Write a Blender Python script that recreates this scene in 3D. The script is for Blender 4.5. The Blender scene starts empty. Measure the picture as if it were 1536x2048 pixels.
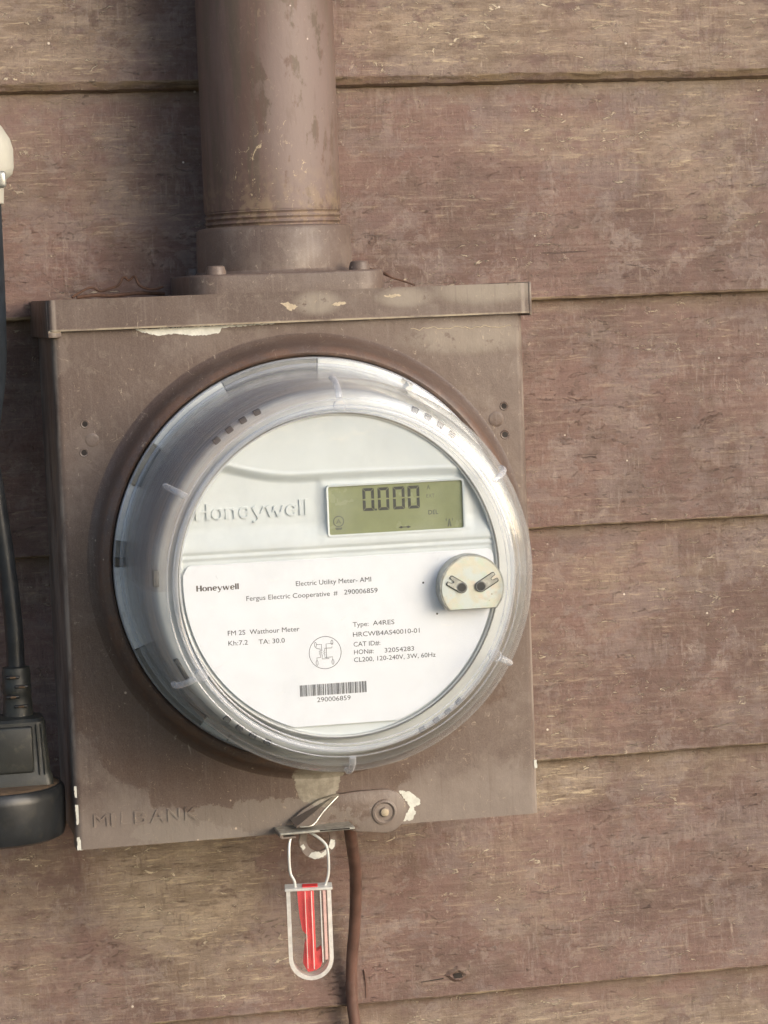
import bpy, bmesh, math, random
from mathutils import Vector, Matrix
random.seed(7)
S = 0.001                                   # everything below is written in millimetres
scene = bpy.context.scene
COL = scene.collection
PI = math.pi

# ------------------------------------------------------------------ camera
cam_d = bpy.data.cameras.new("camera"); cam = bpy.data.objects.new("camera", cam_d); COL.objects.link(cam)
rx, rz, ry = -0.0844, -0.2071, 0.0377
Rm = Matrix.Rotation(rz, 3, 'Z') @ Matrix.Rotation(rx, 3, 'X') @ Matrix(((math.cos(ry),0,math.sin(ry)),(0,1,0),(-math.sin(ry),0,math.cos(ry))))
ax, ay, az = Rm.col[0], Rm.col[1], Rm.col[2]
M4 = Matrix((( ax.x, az.x, -ay.x, -91.69*S), (ax.y, az.y, -ay.y, -1186.65*S), (ax.z, az.z, -ay.z, 11.71*S), (0,0,0,1)))
cam.matrix_world = M4
cam_d.sensor_fit = 'VERTICAL'; cam_d.sensor_height = 36.0; cam_d.lens = 5205.5/2048*36.0
cam_d.clip_start = 0.02; cam_d.clip_end = 400
cam_d.dof.use_dof = False
scene.camera = cam

# ------------------------------------------------------------------ light
sun_dir = Vector((0.66, -0.78, 0.30)).normalized()       # towards the sun: from the right and the front
world = bpy.data.worlds.new("World"); scene.world = world; world.use_nodes = True
wt = world.node_tree; bg = wt.nodes['Background']
sky = wt.nodes.new('ShaderNodeTexSky'); sky.sky_type = 'NISHITA'; sky.sun_disc = False
sky.sun_elevation = math.asin(sun_dir.z); sky.sun_rotation = math.atan2(sun_dir.x, sun_dir.y)
sky.air_density = 0.8; sky.dust_density = 2.5; sky.ozone_density = 1.0
wt.links.new(sky.outputs[0], bg.inputs[0]); bg.inputs[1].default_value = 0.135
sd = bpy.data.lights.new("sun", 'SUN'); sd.energy = 1.3; sd.angle = math.radians(48); sd.color = (1.0, 0.985, 0.98)
sun = bpy.data.objects.new("sun", sd); COL.objects.link(sun)
sun.rotation_euler = sun_dir.to_track_quat('Z', 'Y').to_euler(); sun.location = (1, -2, 2)
scene.view_settings.view_transform = 'Standard'; scene.view_settings.look = 'None'
scene.view_settings.exposure = 0.70; scene.view_settings.gamma = 1.0
scene.cycles.max_bounces = 10; scene.cycles.transparent_max_bounces = 24
scene.cycles.sample_clamp_indirect = 6.0

# ------------------------------------------------------------------ node helper
class G:
    def __init__(s, name):
        s.m = bpy.data.materials.new(name); s.m.use_nodes = True; s.t = s.m.node_tree; s.t.nodes.clear()
        s.out = s.t.nodes.new('ShaderNodeOutputMaterial')
        g = s.t.nodes.new('ShaderNodeNewGeometry'); s.geo = g
        v = s.t.nodes.new('ShaderNodeVectorMath'); v.operation = 'SCALE'; v.inputs['Scale'].default_value = 1000.0
        s.t.links.new(g.outputs['Position'], v.inputs[0]); s.P = v.outputs[0]
        x = s.t.nodes.new('ShaderNodeSeparateXYZ'); s.t.links.new(s.P, x.inputs[0])
        s.X, s.Y, s.Z = x.outputs[0], x.outputs[1], x.outputs[2]
    def put(s, inp, v):
        if isinstance(v, bpy.types.NodeSocket): s.t.links.new(v, inp)
        elif v is not None: inp.default_value = v
    def math(s, op, a, b=None, c=None, clamp=False):
        n = s.t.nodes.new('ShaderNodeMath'); n.operation = op; n.use_clamp = clamp
        for i, v in enumerate((a, b, c)):
            if v is not None: s.put(n.inputs[i], v)
        return n.outputs[0]
    def add(s, a, b): return s.math('ADD', a, b)
    def mul(s, a, b): return s.math('MULTIPLY', a, b)
    def vec(s, sx=1, sy=1, sz=1, off=(0,0,0), rot=0.0):
        n = s.t.nodes.new('ShaderNodeMapping'); s.t.links.new(s.P, n.inputs[0])
        n.inputs['Scale'].default_value = (sx, sy, sz); n.inputs['Location'].default_value = off
        n.inputs['Rotation'].default_value = (0, rot, 0)
        return n.outputs[0]
    def noise(s, size, detail=4, rough=.55, st=(1,1,1), off=0.0, dist=0.0, rot=0.0):
        """noise with features of about `size` mm, stretched by st"""
        n = s.t.nodes.new('ShaderNodeTexNoise')
        s.t.links.new(s.vec(1/size/st[0], 1/size/st[1], 1/size/st[2], (off*3.1, off*1.7, off*2.3), rot), n.inputs['Vector'])
        n.inputs['Scale'].default_value = 1; n.inputs['Detail'].default_value = detail
        n.inputs['Roughness'].default_value = rough; n.inputs['Distortion'].default_value = dist
        return n.outputs[0]
    def voro(s, size, st=(1,1,1), feature='F1', off=0.0):
        n = s.t.nodes.new('ShaderNodeTexVoronoi'); n.feature = feature
        s.t.links.new(s.vec(1/size/st[0], 1/size/st[1], 1/size/st[2], (off, off*2, off*3)), n.inputs['Vector'])
        n.inputs['Scale'].default_value = 1
        return n.outputs['Distance']
    def step(s, v, a, b, lo=0.0, hi=1.0):
        n = s.t.nodes.new('ShaderNodeMapRange'); n.interpolation_type = 'SMOOTHSTEP'
        s.put(n.inputs[0], v); n.inputs[1].default_value = a; n.inputs[2].default_value = b
        n.inputs[3].default_value = lo; n.inputs[4].default_value = hi
        return n.outputs[0]
    def mix(s, f, a, b, mode='MIX'):
        n = s.t.nodes.new('ShaderNodeMix'); n.data_type = 'RGBA'; n.blend_type = mode
        s.put(n.inputs[0], f)
        for i, v in ((6, a), (7, b)):
            if isinstance(v, tuple) and len(v) == 3: v = (*v, 1)
            s.put(n.inputs[i], v)
        return n.outputs[2]
    def blob(s, x, z, rx_, rz_, k=1.0):
        """soft ellipse mask at a place on the wall (mm)"""
        dx = s.math('DIVIDE', s.math('SUBTRACT', s.X, x), rx_); dz = s.math('DIVIDE', s.math('SUBTRACT', s.Z, z), rz_)
        d = s.add(s.mul(dx, dx), s.mul(dz, dz))
        return s.step(d, 1.6, 0.1, 0.0, k)
    def bump(s, h, dist, strength=1.0, normal=None):
        n = s.t.nodes.new('ShaderNodeBump'); n.inputs['Strength'].default_value = strength
        n.inputs['Distance'].default_value = dist*S; s.put(n.inputs['Height'], h)
        if normal is not None: s.t.links.new(normal, n.inputs['Normal'])
        return n.outputs[0]
    def principled(s, base, rough=.5, metal=0.0, normal=None, spec=.5, **kw):
        n = s.t.nodes.new('ShaderNodeBsdfPrincipled')
        if isinstance(base, tuple) and len(base) == 3: base = (*base, 1)
        s.put(n.inputs['Base Color'], base); s.put(n.inputs['Roughness'], rough); s.put(n.inputs['Metallic'], metal)
        s.put(n.inputs['Specular IOR Level'], spec)
        if normal is not None: s.t.links.new(normal, n.inputs['Normal'])
        for k, v in kw.items(): s.put(n.inputs[k.replace('_', ' ')], v)
        return n.outputs[0]
    def end(s, sh): s.t.links.new(sh, s.out.inputs[0]); return s.m

# ------------------------------------------------------------------ materials
def mat_siding():
    g = G('painted_siding')
    A, B = (.188, .117, .098), (.132, .083, .069)
    c = g.mix(g.step(g.noise(60, 6, .62, (1.6,1,1)), .40, .60), A, B)
    c = g.mix(g.step(g.noise(22, 6, .68, (1.3,1,1), off=4), .51, .57, 0, .50), c, (.212, .165, .150))      # greyed paint
    c = g.mix(g.step(g.noise(30, 5, .65, (1.5,1,1), off=9), .54, .66, 0, .40), c, (.180, .098, .085))      # redder coat
    c = g.mix(g.step(g.noise(15, 7, .72, (1,1,1.4), off=14), .50, .62, 0, .42), c, (.115, .080, .062))     # dirt
    bl = None                                                     # worn places
    for (x, z, a, b, k) in ((54,-254,44,46,1.4),(75,-300,40,16,.8),(-20,-262,26,60,.55),(110,-292,26,18,.5),(222,-224,42,15,1.25),(300,-222,60,12,.5),
                            (230,-200,34,16,.50),(200,132,60,24,1.0),(300,125,80,28,.8),(8,130,50,26,.9),(-10,80,40,40,.4),(40,70,30,30,.5),
                            (310,85,34,40,.75),(250,80,50,12,.7),(180,-345,220,18,.9),(215,-270,30,35,.5),(275,-125,50,14,.6),(320,50,30,20,.5),(150,-240,20,18,.5),(225,-160,26,16,.55)):
        m = g.blob(x, z, a, b, k); bl = m if bl is None else g.math('MAXIMUM', bl, m)
    n2 = g.noise(9, 8, .74, (1.6,1,1), off=33)
    n1 = g.step(g.noise(34, 6, .68, (2.0,1,1), off=21), .52, .68, 0, .45)
    pres = g.math('MAXIMUM', bl, n1)
    wear = g.mul(pres, g.step(g.add(n2, g.mul(pres, .15)), .50, .62, .12, 1.0))
    c = g.mix(g.mul(wear, .68), c, g.mix(g.step(g.noise(7, 6, .7, (2.5,1,1), off=2), .4, .6), (.225,.172,.122), (.350,.280,.208)))
    # grain lines along the board, checks across it
    gh = g.noise(1.9, 5, .72, (8,1,.8), off=40, dist=.5)
    gv = g.noise(2.2, 4, .7, (.75,1,5), off=50, dist=.5)
    gs = g.noise(1.2, 4, .7, off=55)
    sc = g.noise(11, 8, .78, (1.2,1,1), off=52, dist=.5)
    c = g.mix(g.mul(g.step(sc, .545, .57), g.step(g.noise(40,4,.6,off=53), .45,.6,.08,.42)), c, (.29,.235,.205))
    gl = g.noise(4.0, 6, .7, (14,1,.6), off=58, dist=.3)
    c = g.mix(g.step(gl, .50, .64, 0, .22), c, (.29,.23,.185)); c = g.mix(g.step(gl, .48, .36, 0, .20), c, (.085,.056,.045))
    md = g.noise(4.5, 5, .72, (1.3,1,1), off=57, dist=.6)
    pv = g.step(g.noise(26, 4, .6, off=60), .45, .58)
    ph = g.step(g.noise(30, 4, .6, (1.6,1,1), off=63), .45, .58)
    c = g.mix(g.step(md, .52, .66, 0, .30), c, (.295,.225,.180)); c = g.mix(g.step(md, .47, .34, 0, .24), c, (.110,.070,.052))
    c = g.mix(g.mul(g.step(gv, .54, .66), g.mul(pv, .40)), c, (.31,.25,.215))
    c = g.mix(g.mul(g.step(gv, .45, .34), g.add(g.mul(pv, .40), .02)), c, (.095,.060,.046))
    c = g.mix(g.mul(g.step(gh, .55, .66), g.add(g.mul(wear, .62), g.mul(ph, .34))), c, (.46,.37,.255))
    c = g.mix(g.mul(g.step(gh, .44, .33), g.add(g.mul(wear, .45), g.add(g.mul(ph, .18), .05))), c, (.085,.058,.042))
    # pale flakes curling off
    fl = g.noise(5.0, 5, .78, (2.2,1,.8), off=70, dist=1.4)
    fm = g.step(g.noise(44, 4, .6, off=71), .44, .56)
    c = g.mix(g.mul(g.step(fl, .605, .64), g.math('MINIMUM', g.add(g.mul(wear, .7), g.mul(fm, .55)), .9)), c, (.66,.56,.42))
    fv = g.noise(5.5, 4, .78, (.6,1,1.8), off=77, dist=1.6)
    c = g.mix(g.mul(g.step(fv, .63, .67), g.add(g.mul(fm, .35), .05)), c, (.50,.41,.33))
    ck = g.noise(9, 3, .8, (3.5,1,.5), off=85, dist=1.2)
    c = g.mix(g.mul(g.step(ck, .70, .73), .6), c, (.05,.032,.025))
    # algae tinge under each lap, worn lip of the lap itself
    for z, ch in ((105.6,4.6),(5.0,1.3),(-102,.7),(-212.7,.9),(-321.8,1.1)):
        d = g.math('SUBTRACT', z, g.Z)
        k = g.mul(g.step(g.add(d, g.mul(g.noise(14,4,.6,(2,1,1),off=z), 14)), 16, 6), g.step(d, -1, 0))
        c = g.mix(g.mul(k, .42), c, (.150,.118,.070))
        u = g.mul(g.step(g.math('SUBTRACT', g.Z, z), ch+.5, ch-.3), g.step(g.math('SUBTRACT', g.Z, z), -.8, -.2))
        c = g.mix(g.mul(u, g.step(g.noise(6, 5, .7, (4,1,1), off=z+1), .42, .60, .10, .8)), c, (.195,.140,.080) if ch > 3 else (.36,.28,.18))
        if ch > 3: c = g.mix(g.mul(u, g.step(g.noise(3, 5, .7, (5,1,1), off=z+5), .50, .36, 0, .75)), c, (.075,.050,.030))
    sp = g.voro(13, off=3); c = g.mix(g.mul(g.step(sp, .055, .03), g.step(g.noise(20,2,off=80),.5,.6)), c, (.7,.62,.52))
    h = g.add(g.add(g.mul(gh, .4), g.mul(gv, .3)), g.add(g.mul(gs, .25), g.add(g.mul(md, .6), g.add(g.mul(n2, 1.2), g.mul(wear, -.4)))))
    h = g.add(h, g.mul(g.step(fl, .60, .65), .5))
    return g.end(g.principled(c, g.step(n2, .3, .7, .55, .78), normal=g.bump(g.add(h, g.mul(gl, .5)), .62, 1.0), spec=.35))

def mat_box(name='painted_steel', tint=1.0):
    g = G(name)
    k = tint
    c = g.mix(g.step(g.noise(50, 5, .6), .35, .65), (.094*k,.063*k,.051*k), (.120*k,.085*k,.070*k))
    c = g.mix(g.step(g.noise(24, 6, .65, off=5), .50, .62, 0, .60), c, (.165*k,.128*k,.108*k))
    c = g.mix(g.step(g.noise(7, 6, .72, off=6, dist=.8), .54, .66, 0, .30), c, (.23*k,.19*k,.155*k))
    c = g.mix(g.step(g.noise(9, 6, .72, off=61, dist=.8), .54, .66, 0, .35), c, (.085,.058,.044))
    # glossy, cleaner paint round the socket collar, with a tide mark below it
    dx = g.math('SUBTRACT', g.X, 106.0); dz = g.math('SUBTRACT', g.Z, -102.5)
    r = g.math('SQRT', g.add(g.mul(dx, dx), g.mul(dz, dz)))
    dx = g.math('SUBTRACT', g.X, 100.0); dz = g.math('SUBTRACT', g.Z, -112.0)
    r0 = g.math('SQRT', g.add(g.mul(dx, dx), g.mul(dz, dz)))
    rr = g.add(r0, g.add(g.mul(g.math('SUBTRACT', g.noise(22, 7, .62, off=11), .5), 46), g.mul(g.step(g.X, 90, 160), 14)))
    low = g.step(g.Z, -60, -150)
    clean = g.math('MAXIMUM', g.mul(g.step(rr, 113.5, 110.5), g.mul(low, .75)), g.mul(g.step(g.add(r, g.mul(g.noise(20,5,.6,off=12), 16)), 118, 96), .62))
    c = g.mix(clean, c, (.088,.053,.040))
    # grey dust lying on the lowest part of the cover and round the hasp
    dust = g.mul(g.math('SUBTRACT', 1.0, clean), g.step(g.add(g.Z, g.mul(g.noise(30, 6, .6, off=13), 26)), -178, -198))
    c = g.mix(g.mul(dust, .55), c, (.250,.212,.185))
    for (x, z, a, b, kk) in ((112,8,10,5,.5),(150,9,12,4,.45),(180,-9,30,7,.35),(186,11,22,6,.5)):
        c = g.mix(g.mul(g.blob(x, z, a, b, kk), g.step(g.noise(6,6,.7,off=17), .34,.43)), c, (.37,.33,.265))
    def crisp(x, z, a, b, w):                                    # a patch with a broken edge
        ex = g.math('DIVIDE', g.math('SUBTRACT', g.X, x), a); ez = g.math('DIVIDE', g.math('SUBTRACT', g.Z, z), b)
        d = g.add(g.add(g.mul(ex, ex), g.mul(ez, ez)), g.mul(g.math('SUBTRACT', g.noise(9, 7, .72, off=x), .5), w))
        return g.step(d, 1.04, .90)
    c = g.mix(g.mul(crisp(72, -215, 46, 11, 2.6), .55), c, (.235,.205,.175))
    c = g.mix(g.mul(crisp(104.5, -196, 10.5, 13, 2.2), .95), c, g.mix(g.step(g.noise(5,5,.7,off=37), .4,.62), (.225,.200,.155), (.330,.300,.240)))
    # scuffs, drips and fine scratches
    f1 = g.noise(4.5, 5, .8, off=70, dist=2.0)
    c = g.mix(g.step(f1, .625, .66, 0, .60), c, (.40,.32,.24))
    f2 = g.noise(10, 3, .75, (.35,1,1.6), off=74, dist=2.5)
    c = g.mix(g.step(f2, .69, .705, 0, .5), c, (.42,.35,.27))
    for e in (g.math('SUBTRACT', g.X, 202.4), g.math('SUBTRACT', g.X, .3)):       # worn edges
        c = g.mix(g.mul(g.step(g.math('ABSOLUTE', e), 1.3, .4), g.step(g.noise(12,5,.7,(1,1,3),off=23), .38,.58,.1,.75)), c, (.31,.26,.22))
    lip = g.mul(g.step(g.math('ABSOLUTE', g.math('SUBTRACT', g.Z, .3)), 1.0, .3), g.step(g.Y, -93.2, -94))
    c = g.mix(g.mul(lip, g.step(g.noise(9,5,.7,(2,1,1),off=27), .35,.6,.1,.8)), c, (.42,.35,.24))
    rust = g.mul(g.step(r, 93.2, 91.2), g.mul(g.step(r, 84, 88), g.step(g.noise(10,5,.7,off=29), .42,.58)))
    c = g.mix(g.mul(rust, .50), c, (.150,.075,.042))
    vs = g.noise(3.0, 3, .6, (.5,1,14), off=31)
    c = g.mix(g.mul(g.step(vs, .55, .75), .20), c, (.24,.20,.175))
    c = g.mix(g.mul(g.step(vs, .45, .28), .25), c, (.080,.055,.045))
    sp = g.voro(11, off=7); c = g.mix(g.mul(g.step(sp, .06, .03), g.step(g.noise(26,2,off=90),.5,.58)), c, (.50,.40,.31))
    fine = g.noise(.55, 3, .7, off=95)
    c = g.mix(g.step(fine, .3, .7, 0, .16), c, (.30,.25,.21))
    h = g.add(g.mul(g.noise(7, 6, .62, (1,1,1.6), off=19), 1.6), g.add(g.mul(fine, .12), g.mul(clean, -.35)))
    rough = g.add(g.mul(clean, -.16), g.step(g.noise(12,4,off=44), .3, .7, .40, .56))
    return g.end(g.principled(c, rough, normal=g.bump(h, .30, .6), spec=.45))

def mat_pipe():
    g = G('painted_conduit')
    c = g.mix(g.step(g.noise(30, 5, .6, (1,1,3)), .35, .65), (.122,.076,.061), (.160,.108,.090))
    c = g.mix(g.step(g.noise(9, 5, .65, (.5,.5,6), off=3), .45, .60, 0, .65), c, (.105,.083,.060))     # runs
    c = g.mix(g.mul(g.blob(112, 92, 19, 60, .9), g.step(g.noise(16,6,.65,(1,1,1.8),off=8), .42,.47)), c, (.200,.150,.136))
    c = g.mix(g.step(g.noise(7, 6, .7, (.6,.6,3), off=5), .54, .70, 0, .35), c, (.115,.078,.062))
    f1 = g.noise(4.0, 5, .8, (1,1,1.6), off=70, dist=1.8)
    c = g.mix(g.mul(g.step(f1, .61, .66), g.add(g.blob(98, 62, 20, 26, .9), .15)), c, (.50,.40,.26))
    c = g.mix(g.mul(g.step(g.noise(5,5,.7,off=31), .45,.6), g.step(g.Z, 75, 44, 0, .55)), c, (.27,.20,.13))
    sp = g.voro(11, off=2); c = g.mix(g.mul(g.step(sp, .05, .03), g.step(g.noise(26,2,off=90),.5,.58)), c, (.65,.55,.5))
    fine = g.noise(.6, 3, .7, off=95)
    h = g.add(g.noise(4, 5, .6, (1,1,2), off=19), g.mul(fine, .2))
    return g.end(g.principled(c, .55, normal=g.bump(h, .3, .6), spec=.4))

def mat_cover():
    g = G('clear_polycarbonate')
    lw = g.t.nodes.new('ShaderNodeLayerWeight'); lw.inputs[0].default_value = .5
    f5 = g.math('POWER', lw.outputs['Facing'], 4.8)
    refl = g.add(.038, g.mul(f5, .80))
    tr = g.t.nodes.new('ShaderNodeBsdfTransparent'); tr.inputs[0].default_value = (.972,.980,.985,1)
    scr = g.noise(1.6, 4, .8, (1,1,4), off=3, dist=2.0, rot=.7)
    sc2 = g.noise(1.4, 4, .8, (4,1,1), off=8, dist=1.5, rot=.4)
    gl = g.t.nodes.new('ShaderNodeBsdfGlossy'); gl.inputs['Roughness'].default_value = .025
    dx = g.math('SUBTRACT', g.X, 106.0); dz = g.math('SUBTRACT', g.Z, -102.5)
    rad = g.math('SQRT', g.add(g.mul(dx, dx), g.mul(dz, dz))); ang = g.math('ARCTAN2', dz, dx)
    cv = g.t.nodes.new('ShaderNodeCombineXYZ'); g.put(cv.inputs[0], g.mul(rad, .9)); g.put(cv.inputs[1], g.mul(g.Y, .55)); g.put(cv.inputs[2], g.mul(ang, 1.3))
    rn = g.t.nodes.new('ShaderNodeTexNoise'); rn.inputs['Scale'].default_value = 1; rn.inputs['Detail'].default_value = 3; g.t.links.new(cv.outputs[0], rn.inputs['Vector'])
    ringy = g.mul(rn.outputs[0], g.step(rad, 66, 72))
    bm_ = g.bump(g.add(g.add(g.noise(16, 3, .5, off=5), g.mul(g.noise(5,3,.5,off=6), .25)), g.mul(ringy, .55)), .35, .6); g.t.links.new(bm_, gl.inputs['Normal'])
    m1 = g.t.nodes.new('ShaderNodeMixShader'); g.put(m1.inputs[0], g.math('MINIMUM', refl, .9)); g.t.links.new(tr.outputs[0], m1.inputs[1]); g.t.links.new(gl.outputs[0], m1.inputs[2])
    df = g.t.nodes.new('ShaderNodeBsdfDiffuse'); df.inputs[0].default_value = (.80,.83,.86,1)
    haze = g.add(g.mul(g.math('POWER', lw.outputs['Facing'], 3.5), .16), g.step(g.noise(30,5,.6,off=12), .5, .75, .006, .06))
    haze = g.add(haze, g.add(g.step(scr, .69, .74, 0, .30), g.step(sc2, .70, .75, 0, .30)))
    # brown reflection of the wall, painted on the cover's upper left side
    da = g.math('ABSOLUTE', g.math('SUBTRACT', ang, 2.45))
    wall_refl = g.mul(g.mul(g.step(da, 1.25, .25), g.step(rad, 69.5, 75)), g.step(g.add(g.mul(rn.outputs[0], .7), g.mul(g.noise(26,5,.6,off=15), .5)), .38, .78, .04, .32))
    wall_refl = g.mul(wall_refl, g.step(g.Y, -101, -112))
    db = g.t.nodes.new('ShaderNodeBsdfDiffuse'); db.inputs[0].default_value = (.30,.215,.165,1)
    m3 = g.t.nodes.new('ShaderNodeMixShader'); g.put(m3.inputs[0], wall_refl); g.t.links.new(m1.outputs[0], m3.inputs[1]); g.t.links.new(db.outputs[0], m3.inputs[2]); m1 = m3
    m2 = g.t.nodes.new('ShaderNodeMixShader'); g.put(m2.inputs[0], haze); g.t.links.new(m1.outputs[0], m2.inputs[1]); g.t.links.new(df.outputs[0], m2.inputs[2])
    return g.end(m2.outputs[0])

def mat_edge():
    """thick edges of the clear cover, where the moulding gathers light"""
    g = G('clear_moulded_edge')
    tr = g.t.nodes.new('ShaderNodeBsdfTransparent'); tr.inputs[0].default_value = (.93,.94,.96,1)
    p = g.principled((.92,.93,.95), .08, spec=.9)  # pale body colour stands in for light gathered in the edge
    gl = g.t.nodes.new('ShaderNodeBsdfGlossy'); gl.inputs['Roughness'].default_value = .06; gl.inputs[0].default_value = (.95,.95,1,1)
    lw = g.t.nodes.new('ShaderNodeLayerWeight'); lw.inputs[0].default_value = .5
    a = g.t.nodes.new('ShaderNodeMixShader'); a.inputs[0].default_value = .25; g.t.links.new(p, a.inputs[1]); g.t.links.new(gl.outputs[0], a.inputs[2])
    b = g.t.nodes.new('ShaderNodeMixShader'); g.put(b.inputs[0], g.add(.16, g.mul(g.math('POWER', lw.outputs['Facing'], 2.0), .62)))
    g.t.links.new(tr.outputs[0], b.inputs[1]); g.t.links.new(a.outputs[0], b.inputs[2])
    return g.end(b.outputs[0])

def mat_clear(name, col, fac, rough=.1):
    g = G(name)
    lw = g.t.nodes.new('ShaderNodeLayerWeight'); lw.inputs[0].default_value = .5
    tr = g.t.nodes.new('ShaderNodeBsdfTransparent'); tr.inputs[0].default_value = (.97,.97,.97,1)
    p = g.principled(col, rough)
    m1 = g.t.nodes.new('ShaderNodeMixShader'); g.put(m1.inputs[0], g.math('MINIMUM', g.add(g.mul(g.math('POWER', lw.outputs['Facing'], 3.0), .5), g.step(g.noise(3,4,.6), .3,.7,fac*.85,fac*1.12)), 1.0))
    g.t.links.new(tr.outputs[0], m1.inputs[1]); g.t.links.new(p, m1.inputs[2])
    return g.end(m1.outputs[0])

def mat_plastic(name, col, rough=.4, var=.06, size=14, bump=.06, spec=.5, metal=0.0, dirt=0.0, dirtcol=(.2,.16,.11)):
    g = G(name)
    d = tuple(v*(1-var) for v in col); u = tuple(min(1, v*(1+var)) for v in col)
    c = g.mix(g.step(g.noise(size, 5, .6), .35, .65), d, u)
    c = g.mix(g.step(g.noise(.5, 2, .6, off=3), .3, .7, 0, var), c, tuple(v*.7 for v in col))
    if dirt: c = g.mix(g.step(g.noise(size*.5, 6, .7, off=9), .5, .7, 0, dirt), c, dirtcol)
    h = g.add(g.noise(3, 4, .6, off=6), g.mul(g.noise(.5, 2, off=7), .2))
    return g.end(g.principled(c, g.step(g.noise(9, 4, off=8), .3, .7, rough*.85, rough*1.15), metal, normal=g.bump(h, bump, .6), spec=spec))

def mat_zinc():
    g = G('yellow_zinc_plate')
    n = g.noise(5.5, 4, .6, off=2); n2 = g.noise(5, 4, .6, off=7)
    c = g.mix(g.step(n, .4, .6), (.66,.65,.56), (.62,.68,.68)); c = g.mix(g.step(n2, .52, .66, 0, .7), c, (.70,.61,.52))
    c = g.mix(g.step(g.noise(6, 4, .6, off=12), .54, .66, 0, .7), c, (.58,.67,.58))
    c = g.mix(g.step(g.voro(3.5, off=5), .13, .06, 0, .6), c, (.25,.18,.1))
    return g.end(g.principled(c, .34, .75, normal=g.bump(g.noise(1.5, 4, off=3), .1, .5)))

M = {}
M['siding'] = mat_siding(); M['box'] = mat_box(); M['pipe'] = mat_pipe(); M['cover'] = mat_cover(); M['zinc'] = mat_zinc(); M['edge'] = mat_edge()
M['collar'] = mat_box('painted_steel_collar', .80)
M['face'] = mat_plastic('grey_faceplate', (.650,.685,.680), .42, .03, 20)
M['shroud'] = mat_plastic('module_housing', (.54,.55,.54), .4, .04, 20)
M['shroud_side'] = mat_plastic('module_side', (.78,.74,.67), .35, .10, 24)
M['label'] = mat_plastic('printed_label', (.81,.825,.86), .45, .02, 12, .10)
M['ink'] = mat_plastic('print_ink', (.045,.043,.046), .5, .15, 2, .01)
M['ink2'] = mat_plastic('print_ink_brown', (.10,.075,.065), .5, .15, 2, .01)
M['vent'] = mat_plastic('dark_vent', (.045,.047,.05), .5, .3, 2)
M['lcd'] = mat_plastic('display_panel', (.255,.278,.145), .25, .05, 12, .01)
M['lcd_ink'] = mat_plastic('display_segment', (.040,.042,.036), .4, .2, 3, .01)
M['lcd_faint'] = mat_plastic('display_segment_faint', (.095,.105,.065), .4, .2, 3, .01)
M['lcd_side'] = mat_plastic('display_side', (.12,.13,.09), .5)
M['white_pl'] = mat_plastic('white_plastic', (.50,.49,.43), .42, .05, 12, .1, dirt=.15, dirtcol=(.5,.47,.36))
M['grey_seg'] = mat_plastic('dark_grey_segment', (.17,.17,.16), .5, .2, 8)
M['white_seg'] = mat_plastic('white_segment', (.66,.67,.65), .45, .05, 8, dirt=.2, dirtcol=(.45,.42,.33))
M['pale_seg'] = mat_plastic('pale_segment', (.76,.76,.74), .45, .08, 8, dirt=.3, dirtcol=(.3,.26,.2))
M['black_seg'] = mat_plastic('black_segment', (.015,.015,.015), .4, .2, 5)
M['rubber'] = mat_plastic('black_rubber', (.016,.018,.021), .36, .25, 10, .12, dirt=.30, dirtcol=(.06,.055,.045))
M['rubber2'] = mat_plastic('dusty_black_plastic', (.026,.028,.026), .45, .25, 12, .12, dirt=.45, dirtcol=(.09,.082,.06))
M['dust_top'] = mat_plastic('dust', (.13,.085,.05), .9, .25, 6, .3)
M['cable'] = mat_plastic('brown_painted_cable', (.135,.072,.055), .5, .18, 12, .15, dirt=.3, dirtcol=(.20,.14,.12))
M['blue_tube'] = mat_plastic('dark_blue_tube', (.018,.024,.032), .5, .3, 12, .2)
M['chip'] = mat_plastic('bare_primer', (.62,.62,.56), .6, .12, 4, .25, dirt=.35, dirtcol=(.42,.42,.38))
M['chip_tan'] = mat_plastic('tan_chip', (.46,.38,.27), .7, .15, 3, .25)
M['bare_metal'] = mat_plastic('worn_zinc', (.46,.46,.42), .38, .25, 4, .2, metal=.6, dirt=.4, dirtcol=(.25,.21,.15))
M['dark_hole'] = mat_plastic('dark_hole', (.02,.014,.011), .8, .3, 3)
M['wire'] = mat_plastic('silver_seal_wire', (.70,.70,.66), .35, .06, 4, .05, metal=.35)
M['red'] = mat_plastic('red_plastic', (.85,.06,.065), .35, .15, 6, .1)
M['clear'] = mat_clear('clear_seal_plastic', (.80,.78,.72), .03)
M['frost'] = mat_clear('frosted_seal_plastic', (.97,.96,.90), .50, .2)
M['pinkish'] = mat_clear('pink_tinted_plastic', (.92,.62,.56), .60, .25)
M['twig'] = mat_plastic('dry_twig', (.085,.042,.026), .8, .3, 3, .3)
M['leaf'] = mat_plastic('green_leaf', (.06,.10,.03), .5, .3, 400)
M['bark'] = mat_plastic('bark', (.12,.09,.07), .9, .3, 60, 4)

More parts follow.
